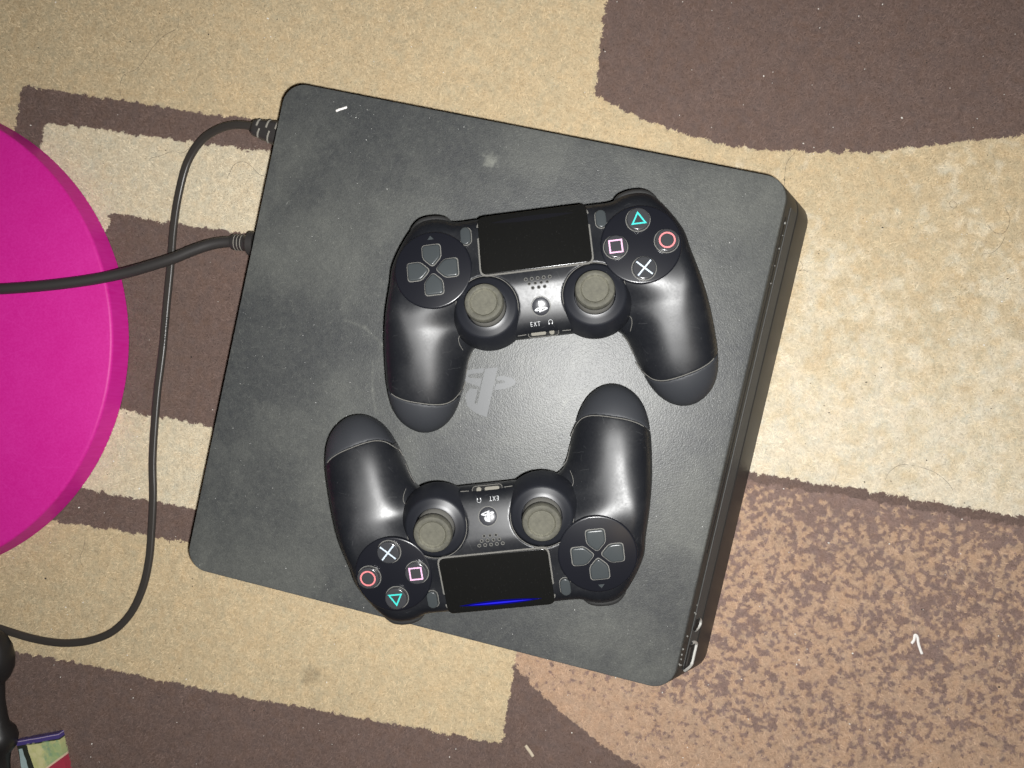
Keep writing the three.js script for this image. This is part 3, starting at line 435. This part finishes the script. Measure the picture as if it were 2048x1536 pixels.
// ---------------------------------------------------------------- cables
function smoothPath(pts, n) { return new THREE.CatmullRomCurve3(pts, false, 'centripetal').getPoints(n); }
{
  // thin figure-eight lead
  const pts = [[556, 266, 15], [530, 259, 15], [500, 252, 14.5], [470, 250, 13.5], [440, 257, 11.5], [405, 279, 8], [376, 322, 4.5], [358, 385, 2.4], [347, 455, 1.9], [341, 530, 1.9], [333, 612, 1.9], [325, 700, 1.9], [315, 780, 1.9], [309, 850, 1.9], [305, 925, 1.9], [306, 990, 1.9], [303, 1060, 1.9], [298, 1120, 1.9], [285, 1177, 1.9], [261, 1227, 1.9], [225, 1263, 1.9], [180, 1281, 1.9], [128, 1286, 1.9], [70, 1278, 1.9], [0, 1257, 1.9], [-60, 1236, 1.9], [-120, 1218, 1.9]].map(([u, v, h]) => px(u, v, h));
  const th = thing('power_cable', 'thin black mains cable curving down the rug from the console back', 'cable');
  const prof = []; for (let i = 0; i < 28; i++) { const a = i / 28 * 2 * Math.PI, r = 1.55; const cx = Math.sign(Math.cos(a)) * 0.78; prof.push([cx + r * Math.cos(a), r * Math.sin(a) * (1 - 0.06 * Math.exp(-(((Math.cos(a) * r + cx) / 0.6) ** 2)))]); }
  const sp = smoothPath(pts, 360);
  mesh('cord', sweep(sp, prof), M.cableThin, th);
  // moulded strain relief with its slots
  const a = px(505, 254, 14.8), b = px(560, 268, 15); const dir = b.clone().sub(a).normalize();
  const plug = []; const N = 14; for (let i = 0; i <= N; i++) plug.push(a.clone().lerp(b, i / N * 1.25));
  const pr = []; for (let i = 0; i < 28; i++) { const q = i / 28 * 2 * Math.PI, sx = Math.sign(Math.cos(q)); pr.push([sx * 2.2 + 3.2 * Math.cos(q), 3.6 * Math.sin(q)]); }
  const g = sweep(plug, pr); // widen towards the console
  { const p = g.attributes.position; for (let i = 0; i < p.count; i++) { const v = new THREE.Vector3().fromBufferAttribute(p, i); const t = v.clone().sub(a).dot(dir) / a.distanceTo(b); const ax = a.clone().addScaledVector(dir, t * a.distanceTo(b)); const k = 0.86 + 0.46 * sstep(-0.1, 1.1, t) - 0.2 * (1 - sstep(-0.02, 0.08, t)); v.sub(ax); v.multiplyScalar(k); v.add(ax); p.setXYZ(i, v.x, v.y, v.z); } g.computeVertexNormals(); }
  const pm = mesh('strain_relief', g, M.cable, th);
  const side = new THREE.Vector3().crossVectors(dir, new THREE.Vector3(0, 1, 0)).normalize(); const sl = [];
  for (const [t, s0, s1] of [[0.22, -5.0, -0.6], [0.58, -5.2, -0.6], [0.36, 0.6, 5.0], [0.74, 0.6, 5.4], [0.92, -5.4, -0.8]]) { const q = []; for (let k = 0; k <= 8; k++) { const s = lerp(s0, s1, k / 8); const hh = Math.abs(s) < 2.2 ? 3.55 : 3.55 * Math.sqrt(Math.max(0, 1 - ((Math.abs(s) - 2.2) / 3.3) ** 2)); const kk = 0.88 + 0.42 * sstep(-0.1, 1.1, t); q.push(a.clone().lerp(b, t).addScaledVector(side, s * kk).add(new THREE.Vector3(0, hh * kk, 0)).addScaledVector(dir, -0.12 * s)); } sl.push(new THREE.TubeGeometry(new THREE.CatmullRomCurve3(q), 20, 0.6, 6, false)); }
  mesh('slot_dust', clean(sl), M.dustLine, pm);
  // lettering moulded along the cord
  const t = new TextGeometry('INSULATED', { font, size: 2.3, depth: 0.15, curveSegments: 2 }); const p0 = px(328, 693, 3.4), p1 = px(335, 634, 3.4); const d = p1.clone().sub(p0); t.computeBoundingBox(); const w = t.boundingBox.max.x; t.scale(d.length() / w, 0.8, 1); t.rotateX(-Math.PI / 2); t.rotateY(Math.atan2(-d.z, d.x)); const off = new THREE.Vector3(-d.z, 0, d.x).normalize().multiplyScalar(0.95); t.translate(p0.x + off.x, 3.33, p0.z + off.z); mesh("cord_lettering", t, std(0.012, 0.011, 0.011, 0.7), th);
}
{
  const pts = [[512, 489, 12.5], [485, 485, 12.5], [455, 484, 12.6], [425, 488, 13.4], [390, 499, 14.8], [345, 517, 16.4], [295, 533, 17.6], [245, 547, 18.8], [185, 559, 21.2], [120, 568, 24.0], [60, 574, 26.2], [0, 578, 28.2], [-70, 581, 30.2], [-150, 582, 31.6]].map(([u, v, h]) => px(u, v, h));
  const th = thing('video_cable', 'thick round black cable crossing the magenta lid to the console back', 'cable');
  mesh('cord', sweep(smoothPath(pts, 200), ellipse(3.15, 3.15, 24)), M.cable, th);
  const a = px(465, 484, 12.5), b = px(500, 487, 12.5), dir = b.clone().sub(a).normalize();
  const q = new THREE.Quaternion().setFromUnitVectors(new THREE.Vector3(0, 1, 0), dir);
  const L = a.distanceTo(b); const pl = lathe([[3.2, -0.2], [4.2, 0], [4.45, 0.6], [4.5, L * 0.75], [5.2, L * 0.85], [7, L * 1.0], [7, L * 1.35], [0, L * 1.35]], 32); pl.applyQuaternion(q); pl.translate(a.x, a.y, a.z);
  const pm = mesh('strain_relief', pl, M.cable, th); const rings = [];
  for (const t of [0.24, 0.42, 0.6]) { const r = new THREE.TorusGeometry(4.42, 0.26, 6, 32); r.rotateX(Math.PI / 2); r.applyQuaternion(q); const c = a.clone().lerp(b, t); r.translate(c.x, c.y, c.z); rings.push(r); }
  mesh('groove_dust', clean(rings), M.dustLine, pm);
}
// ---------------------------------------------------------------- things at the lower left
{
  // black knobbed rod lying on the rug
  const A = px(-14, 1275, 11), B = px(-2, 1560, 11); const d = B.clone().sub(A), L = d.length(); d.normalize();
  const rod = thing('knobbed_rod', 'black rod with rounded bulges beside the colourful packet', 'rod', [A.x, 11, A.z]);
  const prof = [[0, -4], [4, -3.5], [7.5, 0], [10.2, 6], [11.4, 13], [11, 19], [8.5, 24.5], [5.4, 28], [5.2, 38], [6.2, 48], [7, 52], [10.4, 56], [11.6, 61], [10.6, 66], [7.2, 70], [6.4, 76], [6.6, 92], [0, 93]];
  const g = lathe(prof.map(([r, y]) => [r * 0.95, y]), 40); g.applyQuaternion(new THREE.Quaternion().setFromUnitVectors(new THREE.Vector3(0, 1, 0), d));
  mesh('rod_body', g, std(0.014, 0.013, 0.013, 0.4), rod);
}
{
  const cv = document.createElement('canvas'); cv.width = 512; cv.height = 512; const c = cv.getContext('2d');
  c.fillStyle = '#30332c'; c.fillRect(0, 0, 512, 512);
  c.fillStyle = '#4a3f78'; c.fillRect(0, 0, 512, 48); c.fillStyle = '#a79ab0'; c.fillRect(0, 8, 512, 7);
  c.fillStyle = '#b9b984'; c.fillRect(120, 60, 392, 250);
  { const r = rng(909); for (let k = 0; k < 260; k++) { const x = 120 + r() * 392, y = 60 + r() * 240, q = (x - 120) / 392; c.fillStyle = q < 0.45 ? ['#c9c691', '#bfc083', '#d0cc9c'][r() * 3 | 0] : ['#9db07a', '#8aa578', '#b3bb85', '#7d9a80'][r() * 4 | 0]; c.globalAlpha = 0.35; c.beginPath(); c.arc(x, y, 8 + 26 * r(), 0, 7); c.fill(); } c.globalAlpha = 1; }
  c.fillStyle = '#30332c'; c.beginPath(); c.moveTo(0, 60); c.lineTo(120, 60); c.lineTo(180, 512); c.lineTo(0, 512); c.fill();
  c.fillStyle = '#9fb2b2'; c.beginPath(); c.moveTo(10, 80); c.lineTo(56, 80); c.lineTo(95, 330); c.lineTo(-10, 420); c.fill();
  c.fillStyle = '#d8bfa4'; c.beginPath(); c.moveTo(230, 512); c.lineTo(236, 350); c.quadraticCurveTo(245, 310, 290, 290); c.lineTo(512, 205); c.lineTo(512, 512); c.fill();
  c.fillStyle = '#a63a4c'; c.beginPath(); c.moveTo(246, 512); c.lineTo(250, 360); c.quadraticCurveTo(258, 325, 300, 305); c.lineTo(512, 224); c.lineTo(512, 512); c.fill();
  const tx = new THREE.CanvasTexture(cv); tx.colorSpace = THREE.SRGBColorSpace; tx.flipY = false;
  const p0 = px(30, 1483, 5), p1 = px(116, 1467, 5), p2 = px(130, 1536, 5); const ux = p1.clone().sub(p0), uz = p2.clone().sub(p1); const wx = ux.length(); const e1 = ux.normalize(); const e2 = new THREE.Vector3(-e1.z, 0, e1.x); const wz = 46;
  const pk = thing('printed_packet', 'small colourful packet with purple edge and red label', 'packet', [p0.x, 0, p0.z]);
  const g = new THREE.BoxGeometry(wx, 4.4, wz, 12, 2, 12); g.translate(wx / 2, 2.2, wz / 2); { const p = g.attributes.position; for (let i = 0; i < p.count; i++) { const x = p.getX(i), z = p.getZ(i); if (p.getY(i) > 2.4) p.setY(i, 4.0 + 0.9 * vnoise(x * 0.12, z * 0.12, 401) + 0.6 * vnoise(x * 0.4, z * 0.4, 402)); } } g.computeVertexNormals(); planarUV(g, 0, 0, wx, wz * 0.72);
  const mm = new THREE.Matrix4().makeBasis(e1, new THREE.Vector3(0, 1, 0), e2); g.applyMatrix4(mm);
  mesh('printed_wrapper', g, new THREE.MeshPhysicalMaterial({ map: tx, roughness: 0.3 }), pk);
}
// ---------------------------------------------------------------- small litter
function shaving(name, label, cat, pts, h, r, mat, group) { const v = pts.map(([u, w]) => px(u, w, h)); const c = v[0].clone(); const g = sweep(smoothPath(v, 24).map(q => q.sub(c).add(new THREE.Vector3(0, 0, 0))), (() => ellipse(r, r * 0.55, 10))()); const m = mesh(numbered(name), g, mat, scene); m.position.set(c.x * MM, c.y * MM, c.z * MM); return tag(m, label, cat, group); }
const paper = std(0.78, 0.75, 0.72, 0.7), straw = std(0.52, 0.44, 0.33, 0.8);
shaving('paper_shred', 'white paper shred lying on the console lid near a rounded corner', 'paper shred', [[672, 222], [679, 219], [686, 217], [694, 214]], TOP + 0.35, 0.62, paper);
shaving('paper_shred', 'white bent paper shred on the brown mottled rug', 'paper shred', [[1823, 1287], [1828, 1280], [1830, 1270], [1834, 1272], [1837, 1288], [1841, 1300], [1844, 1308]], 1.3, 0.75, paper);
shaving('seed_husk', 'small pale husk on the brown rug', 'husk', [[1051, 1491], [1056, 1498], [1061, 1505], [1066, 1513]], 1.4, 0.95, straw);
const hairM = std(0.07, 0.05, 0.04, 0.6);
const hairs = [
  [[[358, 30], [355, 55], [330, 70], [305, 95], [285, 125], [270, 140], [248, 150], [240, 170], [241, 192]], 'long dark hair on the tan rug above the brown band'],
  [[[455, 355], [470, 328], [490, 324], [505, 335], [520, 350], [532, 352]], 'curved dark hair on the cream rug by the thin cable'],
  [[[310, 335], [300, 318], [320, 312], [345, 303], [365, 306], [385, 290]], 'wavy dark hair on the cream rug touching the thin cable'],
  [[[1560, 388], [1568, 372], [1570, 345], [1574, 325], [1590, 305]], 'thin dark hair at the console corner below the brown field'],
  [[[1905, 400], [1899, 406], [1902, 414], [1911, 416], [1914, 408], [1907, 402]], 'tiny curled dark hair on the pale rug'],
  [[[1975, 448], [1985, 462], [2003, 468], [2016, 455], [2019, 435], [2010, 415]], 'loosely looped dark hair on the pale rug'],
  [[[1965, 508], [1985, 505], [2000, 492], [2010, 474]], 'short arched dark hair below the looped hair'],
  [[[1770, 960], [1778, 945], [1800, 930], [1830, 932], [1870, 945], [1895, 965], [1906, 980]], 'long dark hair arching over the pale rug by the mottled brown border'],
  [[[1600, 522], [1606, 533], [1600, 541], [1597, 542], [1608, 540], [1616, 544]], 'small dark hair touching the console front edge'],
  [[[170, 1080], [166, 1100], [160, 1115], [163, 1130]], 'short dark hair on the tan rug by the magenta lid'],
];
hairs.forEach(([p, l]) => shaving('hair', l, 'hair', p, 0.8, 0.085, hairM, 'hairs lying on the rug'));

{ // crumbs in the pile, lint on the lid: too small and too many to pick apart
  const bit = new THREE.IcosahedronGeometry(1, 0), R = rng(1234);
  const scatter = (name, label, cat, n, place, mat) => { const im = new THREE.InstancedMesh(bit, mat, n); const m = new THREE.Matrix4(), q = new THREE.Quaternion(), e = new THREE.Euler(), p = new THREE.Vector3(), sc = new THREE.Vector3(); let k = 0; while (k < n) { const r = place(); if (!r) continue; e.set(R() * 6, R() * 6, R() * 6); q.setFromEuler(e); p.set(r[0] * MM, r[1] * MM, r[2] * MM); sc.set(r[3] * MM, r[3] * MM * 0.6, r[3] * MM * (0.6 + R())); m.compose(p, q, sc); im.setMatrixAt(k++, m); } im.name = name; im.castShadow = im.receiveShadow = true; scene.add(im); tag(im, label, cat, null, 'stuff'); };
  const onRug = () => { const x = lerp(-350, 340, R()), z = lerp(-270, 305, R()); if ((x > -135 && x < 158 && Math.abs(z) < 134) || Math.hypot(x + 356.6, z - 54.5) < 149) return null; return [x, 0.9, z, 0.22 + 0.42 * R() * R()]; };
  scatter('pale_crumbs', 'tiny pale crumbs scattered in the rug pile', 'crumbs', 420, onRug, std(0.75, 0.72, 0.66, 0.5));
  scatter('dark_crumbs', 'tiny dark crumbs scattered in the rug pile', 'crumbs', 220, onRug, std(0.03, 0.025, 0.02, 0.8));
  scatter('lint_specks', 'tiny pale lint specks scattered on the console lid', 'lint', 420, () => [lerp(-130, 130, R()), TOP + 0.06, lerp(-130, 130, R()), 0.13 + 0.2 * R() * R()], std(0.5, 0.5, 0.48, 0.7));
}

renderer.render(scene, camera);
